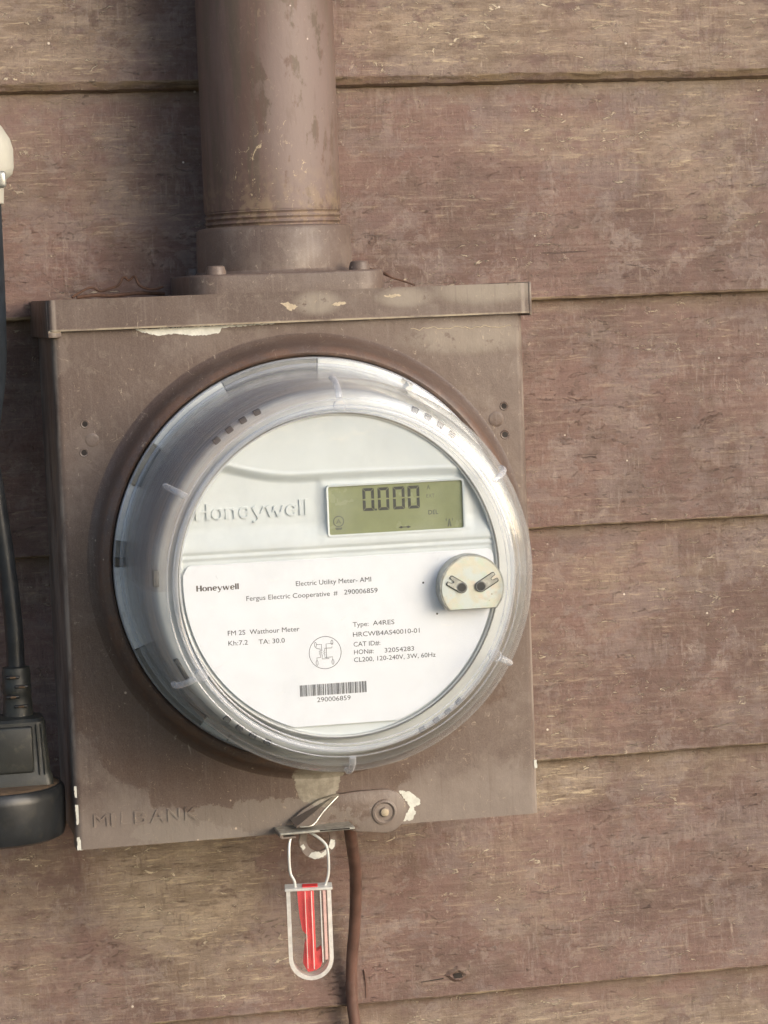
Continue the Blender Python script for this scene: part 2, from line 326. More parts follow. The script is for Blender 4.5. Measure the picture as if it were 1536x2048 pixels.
# ------------------------------------------------------------------ object helpers
ORG = {}
def tag(o, label=None, cat=None, group=None, kind=None):
    if label: o['label'] = label
    if cat: o['category'] = cat
    if group: o['group'] = group
    if kind: o['kind'] = kind
    return o
def thing(name, label, cat, base, group=None):
    o = bpy.data.objects.new(name, None); COL.objects.link(o); o.empty_display_size = .01
    o.location = Vector(base)*S; ORG[o] = Vector(base)
    return tag(o, label, cat, group)
def lerp(a, b, t): return a+(b-a)*t
def meter_shape(v):
    """final size of the meter, which stands a little lower and further out at its front"""
    s_ = min(1, max(0, (-v.y-97)/58)); dx, dz = v.x-106.0, v.z+102.5; r = math.hypot(dx, dz)
    k = lerp(.972, lerp(.9913, .971, min(1, max(0, (r-75)/4))), s_)
    return Vector((lerp(105.8, 104.3, s_)+dx*k, v.y-9.0*s_, lerp(-100.7, -101.5, s_)+dz*k))
def obj(name, bm, mat, parent=None, smooth=35, base=None):
    org = ORG[parent] if parent else Vector(base or (0,0,0))
    root = parent
    while root is not None and root.parent is not None: root = root.parent
    if root is not None and root.name == 'electric_meter':
        for v in bm.verts: v.co = meter_shape(v.co)
    for v in bm.verts: v.co = (v.co - org)*S
    me = bpy.data.meshes.new(name); bm.to_mesh(me); bm.free()
    if smooth:
        for p in me.polygons: p.use_smooth = True
        me.set_sharp_from_angle(angle=math.radians(smooth))
    me.materials.append(M[mat] if isinstance(mat, str) else mat)
    o = bpy.data.objects.new(name, me); COL.objects.link(o)
    if parent: o.parent = parent
    else: o.location = org*S
    ORG[o] = org
    return o
def fixn(bm): bmesh.ops.recalc_face_normals(bm, faces=bm.faces); return bm
def box(bm, x0, x1, y0, y1, z0, z1, bev=0, seg=2, only=None):
    b = bmesh.new()
    vs = [b.verts.new((x, y, z)) for x in (x0, x1) for y in (y0, y1) for z in (z0, z1)]
    for f in ((0,1,3,2),(4,6,7,5),(0,4,5,1),(2,3,7,6),(0,2,6,4),(1,5,7,3)): b.faces.new([vs[i] for i in f])
    fixn(b)
    if bev:
        es = [e for e in b.edges if only is None or only((e.verts[0].co+e.verts[1].co)/2, (e.verts[1].co-e.verts[0].co))]
        bmesh.ops.bevel(b, geom=es, offset=bev, segments=seg, affect='EDGES', profile=.5, clamp_overlap=True)
    merge(bm, b)
def merge(bm, b, mtx=None):
    me = bpy.data.meshes.new('tmp'); b.to_mesh(me); b.free()
    if mtx: me.transform(mtx)
    bm.from_mesh(me); bpy.data.meshes.remove(me)
def revolve(bm, prof, c, axis='Y', n=128, a0=0.0, a1=2*PI, cap=False):
    """profile (radius, height) round an axis through c"""
    full = abs(a1-a0-2*PI) < 1e-6
    cols = []
    cnt = n if full else n+1
    for i in range(cnt):
        a = a0+(a1-a0)*i/n; col = []
        for r, h in prof:
            if axis == 'Y': p = (c[0]+r*math.cos(a), h, c[1]+r*math.sin(a))
            else: p = (c[0]+r*math.cos(a), c[1]+r*math.sin(a), h)
            col.append(bm.verts.new(p))
        cols.append(col)
    fs = []
    for i in range(n):
        A, B = cols[i], cols[(i+1) % cnt]
        for j in range(len(prof)-1):
            fs.append(bm.faces.new((A[j], B[j], B[j+1], A[j+1])))
    if cap and not full:
        bm.faces.new(cols[0]); bm.faces.new(list(reversed(cols[-1])))
    bmesh.ops.remove_doubles(bm, verts=[v for c_ in cols for v in c_], dist=1e-4)
    fixn(bm)
    return bm
def prism(bm, pts, y0, y1, bev=0, seg=1):
    """outline (x,z) given a thickness from y0 (front) to y1 (back)"""
    b = bmesh.new()
    f = [b.verts.new((x, y0, z)) for x, z in pts]; k = [b.verts.new((x, y1, z)) for x, z in pts]
    ff = b.faces.new(f); b.faces.new(list(reversed(k)))
    n = len(pts)
    for i in range(n): b.faces.new((f[i], k[i], k[(i+1) % n], f[(i+1) % n]))
    fixn(b)
    if bev:
        es = [e for e in b.edges if abs(e.verts[0].co.y-y0) < 1e-5 and abs(e.verts[1].co.y-y0) < 1e-5]
        bmesh.ops.bevel(b, geom=es, offset=bev, segments=seg, affect='EDGES', profile=.5, clamp_overlap=True)
    merge(bm, b)
def smooth_path(pts, n=8):
    P = [Vector(p) for p in pts]; out = []
    for i in range(len(P)-1):
        p0 = P[max(i-1, 0)]; p1 = P[i]; p2 = P[i+1]; p3 = P[min(i+2, len(P)-1)]
        for k in range(n):
            t = k/n
            out.append(.5*((2*p1)+(p2-p0)*t+(2*p0-5*p1+4*p2-p3)*t*t+(3*p1-p0-3*p2+p3)*t**3))
    out.append(P[-1]); return out
def tube(bm, pts, r, n=16, smooth=8, cap=True, rf=None):
    P = smooth_path(pts, smooth) if smooth else [Vector(p) for p in pts]
    rings = []; up = Vector((0, 1, .01)).normalized()
    for i, p in enumerate(P):
        d = (P[min(i+1, len(P)-1)]-P[max(i-1, 0)]).normalized()
        a = d.cross(up); a = a.normalized() if a.length > 1e-4 else Vector((1,0,0)); b = d.cross(a)
        rr = r if rf is None else rf(i/(len(P)-1))
        rings.append([bm.verts.new(p+(a*math.cos(2*PI*k/n)+b*math.sin(2*PI*k/n))*rr) for k in range(n)])
    for i in range(len(P)-1):
        for k in range(n): bm.faces.new((rings[i][k], rings[i][(k+1) % n], rings[i+1][(k+1) % n], rings[i+1][k]))
    if cap: bm.faces.new(rings[0]); bm.faces.new(list(reversed(rings[-1])))
    fixn(bm); return bm
def nz(x, s=1.0, seed=0.0):
    return (math.sin(x*.9*s+seed)+.6*math.sin(x*2.3*s+seed*1.7+1)+.4*math.sin(x*5.1*s+seed*2.9+2)+.3*math.sin(x*11.7*s+seed*.7))/2.3
def circ(x, z, r, n=24, a0=0, a1=2*PI):
    return [(x+r*math.cos(a0+(a1-a0)*i/n), z+r*math.sin(a0+(a1-a0)*i/n)) for i in range(n)]

def text_mesh(s, x0, x1, z, cap, y, depth=0.06, weight=0.0, bevel=0.0):
    """lettering with its baseline at z, capital height cap, fitted between x0 and x1"""
    cu = bpy.data.curves.new('lettering', 'FONT'); cu.body = s; cu.size = 1.0; cu.offset = 0; cu.extrude = 0
    cu.resolution_u = 3
    o = bpy.data.objects.new('lettering', cu); COL.objects.link(o)
    dg = bpy.context.evaluated_depsgraph_get(); me = bpy.data.meshes.new_from_object(o.evaluated_get(dg))
    bpy.data.objects.remove(o); bpy.data.curves.remove(cu)
    xs = [v.co.x for v in me.vertices]; a, b = min(xs), max(xs)
    sx = (x1-x0)/(b-a); sz = cap/.729
    bm = bmesh.new(); bm.from_mesh(me); bpy.data.meshes.remove(me)
    bmesh.ops.remove_doubles(bm, verts=bm.verts, dist=1e-5)
    for v in bm.verts: v.co = Vector((x0+(v.co.x-a)*sx, y, z+v.co.y*sz))
    r = bmesh.ops.extrude_face_region(bm, geom=bm.faces[:])
    for e in r['geom']:
        if isinstance(e, bmesh.types.BMVert): e.co.y -= depth
    fixn(bm)
    return bm

# ------------------------------------------------------------------ the place: ground and the boarded wall
gb = bmesh.new()  # ground sheet out of view, added for its bounce light
N = 24
gv = [[gb.verts.new((-60000+120000*i/N, -90000+91000*j/N, -1450+60*nz(i*1.3+j*.7))) for j in range(N+1)] for i in range(N+1)]
for i in range(N):
    for j in range(N): gb.faces.new((gv[i][j], gv[i+1][j], gv[i+1][j+1], gv[i][j+1]))
def mat_ground():
    g = G('bounce_lawn')
    c = g.mix(g.step(g.noise(900, 6, .6), .35, .65), (.13,.13,.06), (.20,.17,.10)); c = g.mix(g.step(g.noise(30, 5, .7, off=3), .4, .7), c, (.26,.22,.15))
    return g.end(g.principled(c, .9, normal=g.bump(g.noise(20, 6, .7), 12)))
M['ground'] = mat_ground()
tag(obj('ground', gb, 'ground', base=(0,0,-1450)), kind='structure')

wall = thing('siding_wall', 'weathered brown painted lap siding behind the meter box, paint worn to bare wood in patches', 'wall', (100, 0, -500))
X0, X1, NX = -420.0, 760.0, 420
lines = [(320, 212, 1.2, 3), (212, 105.6, 4.2, 5), (105.6, 5.0, 1.5, 2), (5.0, -102.0, .9, 1.2), (-102.0, -212.7, .9, 1.4), (-212.7, -321.8, 1.0, 1.5), (-321.8, -432, 1.2, 2), (-432, -540, 1.2, 2)]
for i, (zt, zb, ch, cd) in enumerate(lines):
    bm = bmesh.new(); cols = []
    for k in range(NX+1):
        x = X0+(X1-X0)*k/NX
        j = .30*nz(x*.05, 1, i*3.1)+.22*nz(x*.31, 1, i*1.3)+.14*nz(x*.9, 1.3, i)
        jy = .35*nz(x*.02, 1, i*2.7)+.10*nz(x*.4, 1, i)
        chj = ch*(1+.22*nz(x*.11, 1, i*4.0)); 
        pr = [(-1.0, zt+7), (-3.2+jy*.3, zt+1), (-3.6+jy*.3, zt-2), (-5.9+jy*.6, zt-(zt-zb)*.5), (-8.8+jy, zb+chj+1.2), (-8.9+jy, zb+chj+j), (-8.9+cd*.35+jy, zb+chj*.3+j), (-8.9+cd+jy, zb+j), (-1.2, zb+j+.6)]
        cols.append([bm.verts.new((x, y, z)) for y, z in pr])
    for k in range(NX):
        for q in range(len(cols[0])-1): bm.faces.new((cols[k][q], cols[k][q+1], cols[k+1][q+1], cols[k+1][q]))
    for f in bm.faces: f.normal_update()
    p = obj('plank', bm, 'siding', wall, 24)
    if i == 5:
        # a knot standing out of the board and the dark split running from it
        kb = bmesh.new()
        prof = [(6.0,-8.1),(5.0,-8.9),(3.6,-9.6),(2.6,-9.3),(1.6,-8.3),(0,-7.9)]
        b = bmesh.new(); revolve(b, prof, (0,0), n=28)
        for v in b.verts:
            a = math.atan2(v.co.z, v.co.x); r = math.hypot(v.co.x, v.co.z)
            v.co.x *= 1.0*(1+.2*nz(a*2, 1, 2)); v.co.z *= .62*(1+.2*nz(a*3, 1, 5)); v.co.y += .35*nz(a*4+r, 1, 1)
        merge(kb, b, Matrix.Translation((183, 0, -311.5)))
        obj('knot', kb, 'siding', p)
        kb = bmesh.new(); prism(kb, [(180.5,-312.6),(181.5,-310.8),(184.5,-310.9),(185.3,-312.6),(183.6,-314.2),(181.4,-314)], -9.35, -8.6); obj('knot_hole', kb, 'dark_hole', p)
        kb = bmesh.new(); prism(kb, [(165,-313.4),(176,-312.5),(176.2,-313.1),(165,-313.7)], -8.75, -8); obj('split', kb, 'dark_hole', p)
        kb = bmesh.new(); prism(kb, [(137.8,-305),(138.5,-307),(139.3,-313),(139.0,-318.5),(138.2,-318.8),(138.4,-312)], -9.2, -8); obj('gouge', kb, 'cable', p)

# ------------------------------------------------------------------ meter box
CX, CZ = 106.0, -102.5
mb = thing('meter_box', 'brown painted steel meter socket box with rain cap, raised collar and embossed maker lettering', 'meter box', (101, -46, -219))
b = bmesh.new(); box(b, .6, 201.4, -89.4, -1.5, -218.5, 2, 3, 4, lambda c, d: abs(d.z) > 100); obj('body', b, 'box', mb)
b = bmesh.new(); box(b, -.5, 202.9, -92, -79, -219.7, 0, 3.2, 5, lambda c, d: (abs(d.z) > 100 and c.y < -85))
obj('front_cover', b, 'box', mb)
b = bmesh.new(); box(b, -2.0, 205.2, -95.6, -1.2, .2, 13.3, 2.6, 4, lambda c, d: (abs(d.z) > 8 and c.y < -60 and c.x < 100))
cap = obj('rain_cap', b, 'box', mb)
b = bmesh.new(); box(b, -2.6, -.8, -93.0, -1.0, -2.6, 12.9, .7, 2); box(b, -2.4, 3.2, -94.9, -92.6, -2.4, .6, .6, 2); obj('cap_skirt', b, 'box', cap)
b = bmesh.new(); box(b, 204.9, 206.2, -96.0, -2.0, -.9, 13.6, .5, 2); obj('cap_skirt', b, 'box', cap)
b = bmesh.new()
revolve(b, [(97.1,-91.6),(96.0,-92.1),(94.6,-93.0),(93.2,-94.8),(92.0,-97.2),(90.9,-99.6),(89.6,-101.2),(88.0,-101.9),(87.0,-101.3),(86.7,-100.3),(86.6,-92.2)], (105.8, -100.7), n=160)
obj('collar_ring', b, 'collar', mb, 50)
# a band of screws and dimples left and right of the collar
for (x, z, r, q) in ((14.2,-45.8,2.6,.16),(189.5,-45.2,3.0,.25)):
    b = bmesh.new(); revolve(b, [(r+.6,-91.9),(r,-92-q),(r*.75,-92.1-q),(0,-92.08-q)], (x, z), n=28); obj('rivet', b, 'box', mb)
for (x, z, r) in ((11.5,-38.9,1.45),(10.6,-50.9,1.5),(193.3,-39.7,1.5),(193.3,-52.1,1.6)):
    b = bmesh.new(); revolve(b, [(r+.55,-91.95),(r+.25,-92.25),(r,-92.15),(r*.7,-92.05),(0,-92.03)], (x, z), n=22); h = obj('screw_hole', b, 'box', mb)
    b = bmesh.new(); revolve(b, [(r*.85,-92.0),(r*.8,-92.12),(0,-92.14)], (x, z), n=18); obj('hole', b, 'dark_hole', h)
# raised lettering pressed into the cover
for ch, x in zip("MILBANK", (7.2, 14.6, 18.8, 24.6, 31.4, 38.8, 46.2)):
    w = {'M':6.4,'I':1.5,'L':4.0,'B':5.0,'A':6.0,'N':5.4,'K':5.6}[ch]
    d = .3 if ch in 'L' else .6
    b = text_mesh(ch, x, x+w, -210.4, 5.9, -91.95, d)
    o = obj('embossed_letter', b, 'box', mb, 25)
# hub: plate, bolts and threaded collar
b = bmesh.new()
pl = []
for (sx, sy) in ((1,1),(-1,1),(-1,-1),(1,-1)):
    for k in range(9):
        a = {(1,1):0,(-1,1):90,(-1,-1):180,(1,-1):270}[(sx,sy)]+k*90/8
        pl.append((102.8+sx*29+14*math.cos(math.radians(a)), -46+sy*26+14*math.sin(math.radians(a))))
lo = [b.verts.new((x, y, 13.1)) for x, y in pl]; hi = [b.verts.new((x, y, 21.6)) for x, y in pl]
b.faces.new(lo); b.faces.new(hi)
for i in range(len(pl)): b.faces.new((lo[i], lo[(i+1) % len(pl)], hi[(i+1) % len(pl)], hi[i]))
fixn(b); es = [e for e in b.edges if e.verts[0].co.z > 20 and e.verts[1].co.z > 20]
bmesh.ops.bevel(b, geom=es, offset=1.2, segments=3, affect='EDGES', profile=.5)
hub = obj('hub_plate', b, 'box', mb)
b = bmesh.new(); revolve(b, [(36.5,21.2),(35,22.2),(34.4,23),(34.0,40.2),(33.2,41.6),(31.5,42.0),(30.4,41.2),(30,36)], (102.8,-46), 'Z', 96); obj('hub_collar', b, 'box', mb)
for (x, y) in ((71.8,-77),(134.6,-77),(71.8,-15),(134.6,-15)):
    b = bmesh.new(); revolve(b, [(4.6,21.4),(4.4,23.2),(3.8,25.0),(3.2,25.4),(0,25.5)], (x, y), 'Z', 24); obj('bolt', b, 'box', mb)
# paint chips (bare primer)
def chip(pts, y, name='paint_chip', mat='chip', th=.12, rag=.35, parent=None):
    out = []; n = len(pts)
    for i in range(n):
        a, c = pts[i], pts[(i+1) % n]; L = math.hypot(c[0]-a[0], c[1]-a[1]); m = max(1, int(L/.6))
        for k in range(m):
            t = k/m; out.append((a[0]+(c[0]-a[0])*t+random.uniform(-rag, rag)*(k > 0), a[1]+(c[1]-a[1])*t+random.uniform(-rag, rag)*(k > 0)))
    bm = bmesh.new(); prism(bm, out, y-th, y+.2)
    bmesh.ops.triangulate(bm, faces=[f for f in bm.faces if len(f.verts) > 4])
    return obj(name, bm, mat, parent or mb, 0)
chip([(34.5,-.2),(38,-1.6),(44,-3.2),(51,-2.6),(57,-3.6),(63,-3.9),(70.0,-3.0),(71.4,-.9),(76,-.7),(84,-.4),(93.5,-.2),(94,.2)], -92.05, rag=.25)
chip([(-.2,-192.2),(1.1,-192.4),(1.4,-196.2),(.8,-197.5),(-.1,-197)], -91.2, rag=.15)
chip([(-.3,-200.2),(1.2,-200.4),(1.6,-206),(.9,-208.5),(.1,-209)], -91.4, rag=.15)
chip([(-.2,-214.4),(1.0,-214.2),(1.8,-217),(3.2,-217.6),(2.2,-219.9),(-.1,-219.9)], -91.6, rag=.2)
chip([(201.6,-196),(202.8,-196),(202.9,-199.6),(201.8,-199.8)], -91.5, rag=.15)
chip([(140.2,-205.0),(145,-205.6),(149.2,-209.2),(149.6,-211.4),(146.6,-212.6),(147.4,-215),(145.5,-218.2),(141.6,-218.4),(145.0,-212.4)], -92.02, rag=.3)
chip([(96.0,8.4),(99,8.9),(101.5,7.8),(103.8,7.0),(102,5.6),(100,5.2),(98.6,6.8)], -95.6, mat='chip_tan', th=.12)
chip([(141,9.9),(146,10.7),(149,10.0),(144,9.0)], -95.6, mat='chip_tan', th=.12)
chip([(118,6.9),(122,8.2),(125,7.6),(121,6.4)], -95.6, mat='chip_tan', th=.12)
for q in range(16):                                       # wavy broken edge of the old coat right under the cap
    pass
pts = [(153+i*1.35, -4.6+.9*nz(i*.8, 1, 3)-.02*i) for i in range(34)]
bm = bmesh.new(); tube(bm, [(x, -92.05, z) for x, z in pts], .16, 5, 2); obj('paint_edge', bm, 'chip_tan', mb)
# hasp
b = bmesh.new()
out = [(92.0,-213.6),(97,-209.5),(104.5,-205.6),(112,-203.9),(122,-203.2),(133.5,-203.3)]+[(133.2+9.6*math.cos(math.radians(a)), -212.9+9.6*math.sin(math.radians(a))) for a in range(75, -100, -15)]+[(118.5,-220.6),(117.5,-216.3),(104,-216.6)]
prism(b, out, -94.6, -91.9, .5, 2)
hasp = obj('hasp', b, 'box', mb)
b = bmesh.new(); revolve(b, [(5.6,-94.4),(5.4,-95.3),(4.5,-95.6),(4.0,-95.2),(3.7,-94.8),(2.2,-94.9),(1.9,-95.8),(1.2,-96.2),(0,-96.25)], (132.9,-213.2), n=36); obj('rivet', b, 'box', hasp)
b = bmesh.new(); revolve(b, [(1.75,-96.0),(1.1,-96.45),(0,-96.5)], (132.9,-213.2), n=20); obj('rivet_tip', b, 'chip_tan', hasp)
b = bmesh.new()                                            # folded ear on the left of the hasp
v = [b.verts.new(p) for p in ((91.6,-93.2,-213.2),(112,-94.2,-203.8),(113.2,-94.9,-204.4),(99.5,-103.5,-214.6),(92.6,-103.2,-214.9),
                              (91.6,-92.2,-213.4),(112,-93.2,-204.2),(113.0,-94.0,-205.2),(99.6,-102.6,-215.4),(92.6,-102.4,-215.7))]
b.faces.new(v[:5]); b.faces.new(list(reversed(v[5:])))
for i in range(5): b.faces.new((v[i], v[(i+1) % 5], v[5+(i+1) % 5], v[5+i]))
obj('hasp_ear', fixn(b), 'box', hasp, 20)
b = bmesh.new(); tube(b, [(112.6,-95.0,-204.6),(105,-99.6,-210),(99.6,-103.4,-214.6),(94,-103.6,-214.9)], .32, 6, 3); obj('worn_edge', b, 'bare_metal', hasp)
b = bmesh.new(); box(b, 84.6, 117.4, -106.5, -92.2, -217.4, -216.2, .3, 1)
for vv in b.verts: vv.co.z += (vv.co.x-101)*.008
tongue = obj('locking_tongue', b, 'bare_metal', mb)
b = bmesh.new(); box(b, 85.0, 91.5, -106.9, -94, -219.0, -218.2, .2, 1); box(b, 84.8, 86.0, -106.7, -94, -218.3, -217.3); obj('tongue_return', b, 'box', tongue)
b = bmesh.new(); box(b, 102, 115, -106.75, -104, -216.9, -216.35); obj('tongue_slot', b, 'dark_hole', tongue)
b = bmesh.new()                                            # ring tab below the tongue
A = [(103.0+8.2*math.cos(2*PI*k/40), -223.2+8.2*math.sin(2*PI*k/40)) for k in range(40)]
Bq = [(103.2+5.2*math.cos(2*PI*k/40), -222.6+5.4*math.sin(2*PI*k/40)) for k in range(40)]
va = [[b.verts.new((x, y, z)) for x, z in pts_] for pts_, y in ((A,-95.4),(Bq,-95.4),(Bq,-94.0),(A,-94.0))]
for k in range(40):
    for q in range(4): b.faces.new((va[q][k], va[q][(k+1) % 40], va[(q+1) % 4][(k+1) % 40], va[(q+1) % 4][k]))
ring = obj('ring_tab', fixn(b), 'box', mb)
for pts_ in ([(98.6,-230.0),(100,-228.2),(103,-227.9),(104.4,-229),(106.5,-227.2),(107.6,-228.2),(105,-230.6),(101.5,-231.3)], [(107.6,-226.6),(108.6,-223.2),(110.4,-223.6),(110.2,-226.2),(108.8,-227.6)], [(104,-217.9),(108.4,-218.0),(109.6,-219.6),(107.4,-219.4),(105.2,-219.2)], [(95.2,-225.2),(96.6,-224.2),(97.4,-226),(96.2,-227)]):
    chip(pts_, -95.42, rag=.2, parent=ring)

# ------------------------------------------------------------------ conduit
cp = thing('conduit_pipe', 'brown painted steel service conduit rising from the top of the meter box', 'conduit', (102.8, -46, 30))
b = bmesh.new(); revolve(b, [(30.1, z) for z in (49, 60, 100, 160, 240, 420)], (102.8,-46), 'Z', 96); obj('pipe', b, 'pipe', cp)
b = bmesh.new(); prof = []
z = 38.0
while z < 49.5: prof += [(29.2, z), (29.35, z+.35), (30.15, z+1.1), (30.05, z+1.5), (29.3, z+2.1)]; z += 2.35
prof.append((30.1, 49.8)); revolve(b, prof, (102.8,-46), 'Z', 96)
for vv in b.verts:
    a = math.atan2(vv.co.y+46, vv.co.x-102.8); vv.co.z += .4*a/PI
obj('thread', b, 'pipe', cp, 60)

# ------------------------------------------------------------------ electric meter
em = thing('electric_meter', 'round grey electricity meter with display and printed label under a clear cover', 'electric meter', (CX, -92, CZ))
def arc(name, mat, d0, d1, r0=83.2, r1=88.2, y0=-100.9, y1=-95):
    b = bmesh.new(); revolve(b, [(r0,y1),(r0,y0),(r0+.5,y0-.3),(r1-.5,y0-.3),(r1,y0),(r1,y1),(r0,y1)], (CX,CZ), n=max(3,int(abs(d1-d0)/2.5)), a0=math.radians(d0), a1=math.radians(d1), cap=True)
    return obj(name, b, mat, em)
b = bmesh.new(); revolve(b, [(88.0,-92.1),(88.0,-96.5),(80,-97),(60,-97)], (CX,CZ), n=96); obj('base', b, 'pale_seg', em)
for m_, a, c in (('grey_seg',87.4,115.4),('white_seg',115.8,141.6),('grey_seg',142,154.6),('pale_seg',155,171.2),('grey_seg',171.4,176),('black_seg',176.2,178.6),('pale_seg',178.9,203),
               ('grey_seg',203.4,232),('white_seg',232.3,241),('pale_seg',241.4,300),('pale_seg',300.4,418),('white_seg',61.6,87.0)):
    arc('base_segment', m_, a, c)
b = bmesh.new(); tube(b, [(CX+84.5*math.cos(math.radians(59.5)), -102.6, CZ+84.5*math.sin(math.radians(59.5))), (CX+87*math.cos(math.radians(59)), -103.4, CZ+87*math.sin(math.radians(59)))], 2.0, 10, 3); obj('clip', b, 'white_seg', em)
# housing of the module
b = bmesh.new(); revolve(b, [(79.2,-97),(77.6,-120),(76.6,-141.5)], (CX,CZ), n=160); obj('housing_side', b, 'shroud_side', em)
b = bmesh.new(); revolve(b, [(76.6,-141.4),(76.4,-144.2),(75.8,-146.6),(74.8,-148.6),(73.4,-149.8),(71.6,-150.3),(68.2,-150.4),(67.4,-151.0),(67.0,-154.9),(66.2,-155.5),(65.4,-155.3),(65.2,-154.2)], (CX,CZ), n=160); obj('housing_front', b, 'shroud', em)
for i, d in enumerate((129.8,124.6,119.4,114.3, 62.0,57.3,52.5,47.6, -130.4,-125.6,-120.6,-115.5, -48.8,-53.6,-58.2,-63.6)):
    a = math.radians(d); b = bmesh.new()
    box(b, -1.45, 1.45, -150.1, -146.0, -1.45, 1.2, .3, 1)
    bm = bmesh.new(); merge(bm, b, Matrix.Translation((CX+74.4*math.cos(a), 0, CZ+74.4*math.sin(a))) @ Matrix.Rotation(-(a-PI/2), 4, 'Y'))
    obj('vent_slot', bm, 'vent', em)
for (d, r0, dl, w) in ((178,74.6,7,3.2),(208,74.6,10,2.4)):     # two dark openings on the left shoulder
    a = math.radians(d); b = bmesh.new(); box(b, -dl/2, dl/2, -149.9, -145.0, -w/2, w/2, .6, 2)
    bm = bmesh.new(); merge(bm, b, Matrix.Translation((CX+r0*math.cos(a), 0, CZ+r0*math.sin(a))) @ Matrix.Rotation(-(a-PI/2), 4, 'Y')); obj('housing_opening', bm, 'vent' if d > 200 else 'grey_seg', em)
b = bmesh.new(); revolve(b, [(66.6,-155.62),(66.2,-155.75),(65.9,-155.62)], (CX,CZ), n=160); obj('rim_shadow_line', b, 'grey_seg', em)  # thin dark ring stands for the refracted shadow at the rim
# faceplate with its sculpted step, recess and ridge
LX0, LX1, LZ0, LZ1 = 102.2, 158.4, -85.9, -66.0
def sst(a, b_, x):
    t = min(1, max(0, (x-a)/(b_-a))); return t*t*(3-2*t)
def curve_z(x): return -60.6+8.4*sst(92, 44, x)**1.3-.6*sst(100,170,x)
def height(x, z):
    h = 0.0
    zc = curve_z(x)
    h += .35*(1-sst(0, 1.0, abs(z-zc-.4)))                        # crisp lip of the upper step
    h -= 2.2*sst(zc, zc-3.6, z)                                   # falls back below the lip
    h += 2.2*sst(-80.0, -89.5, z)                                 # and rolls forward to the label ridge
    h -= .7*sst(-90.2, -90.7, z); h += .5*sst(-91.4, -91.8, z); h -= .6*sst(-92.5, -92.9, z)
    r = math.hypot(x-CX, z-CZ)
    if z < -93.5: h += .5*sst(65.0, 65.6, r)
    # raised display frame
    d = max(LX0-x, x-LX1, LZ0-z, z-LZ1)
    h += sst(5.0, 1.2, d)*(.6 if z > -86 else .25)
    return -154.6-h
b = bmesh.new(); st = .62; n = int(66/st); grid = {}
for i in range(-n, n+1):
    for j in range(-n, n+1):
        x, z = CX+i*st, CZ+j*st; r = math.hypot(i*st, j*st)
        if r > 66.3: continue
        if LX0+.3 < x < LX1-.3 and LZ0+.3 < z < LZ1-.3: continue
        grid[i, j] = b.verts.new((x, height(x, z), z))
for (i, j) in grid:
    q = [(i,j),(i+1,j),(i+1,j+1),(i,j+1)]
    if all(k in grid for k in q): b.faces.new([grid[k] for k in q])
    else:
        for tri in ((0,1,2),(0,2,3),(0,1,3),(1,2,3)):
            if all(q[k] in grid for k in tri) : 
                b.faces.new([grid[q[k]] for k in tri]); break
for f in b.faces:
    f.normal_update()
    if f.normal.y > 0: f.normal_flip()
face = obj('faceplate', b, 'face', em, 0)
for p in face.data.polygons: p.use_smooth = True
# embossed name in flared letters
def ribbon(bm, pts, y0, dep, close=False):
    L, Rr = [], []
    n = len(pts)
    for i, (x, z, w) in enumerate(pts):
        if close: a, c = pts[i-1], pts[(i+1) % n]
        else: a, c = pts[max(i-1,0)], pts[min(i+1,n-1)]
        dx, dz = c[0]-a[0], c[1]-a[1]; l = math.hypot(dx, dz) or 1; nx, nz_ = -dz/l*w/2, dx/l*w/2
        L.append((x+nx, z+nz_)); Rr.append((x-nx, z-nz_))
    vs = [[bm.verts.new((p[0], y, p[1])) for p in side] for side, y in ((L,y0-dep),(Rr,y0-dep),(Rr,y0),(L,y0))]
    m = n if close else n-1
    for i in range(m):
        k = (i+1) % n
        for q in range(4): bm.faces.new((vs[q][i], vs[q][k], vs[(q+1) % 4][k], vs[(q+1) % 4][i]))
    if not close:
        bm.faces.new([vs[q][0] for q in range(4)]); bm.faces.new([vs[q][-1] for q in reversed(range(4))])
def ell(cx, cz, rx_, rz_, a0, a1, thin=.08, thick=.25, n=26):
    r = []
    for k in range(n+1):
        a = math.radians(a0+(a1-a0)*k/n); r.append((cx+rx_*math.cos(a), cz+rz_*math.sin(a), thin+(thick-thin)*abs(math.cos(a))**1.6))
    return r
GL = {'H': (.92, [[(.14,0,.27),(.14,1,.27)], [(.76,0,.27),(.76,1,.27)], [(.14,.53,.11),(.76,.53,.11)]]),
      'o': (.82, [ell(.41,.345,.27,.32,0,360)]),
      'n': (.80, [[(.14,0,.24),(.14,.68,.24)], [(.2,.50,.07),(.33,.62,.12),(.48,.625,.17),(.60,.54,.23),(.63,.40,.25),(.63,0,.25)]]),
      'e': (.78, [ell(.40,.345,.26,.32,4,318,.11), [(.20,.38,.14),(.66,.38,.14)]]),
      'y': (.82, [[(.12,.68,.24),(.45,.0,.22)], [(.74,.68,.10),(.47,.02,.10),(.34,-.22,.12),(.20,-.30,.14),(.08,-.24,.12)]]),
      'w': (1.20, [[(.12,.68,.24),(.36,0,.22)], [(.36,0,.09),(.60,.68,.11)], [(.58,.68,.24),(.82,0,.22)], [(.82,0,.09),(1.08,.68,.10)]]),
      'l': (.34, [[(.17,0,.25),(.17,1,.25)]])}
def wordmark(x0, x1, z, cap, y, dep, mat, parent, name):
    word = 'Honeywell'; tot = sum(GL[c][0] for c in word); sx = (x1-x0)/tot; x = x0
    for c in word:
        bm = bmesh.new()
        for q, st_ in enumerate(GL[c][1]):
            P = [(x+px*sx, z+pz*cap, w*(sx+cap)/2) for px, pz, w in st_]
            cl = c == 'o'
            ribbon(bm, P[:-1] if cl else P, y, dep+.012*q, cl)
        obj(name, fixn(bm), mat, parent, 25); x += GL[c][0]*sx
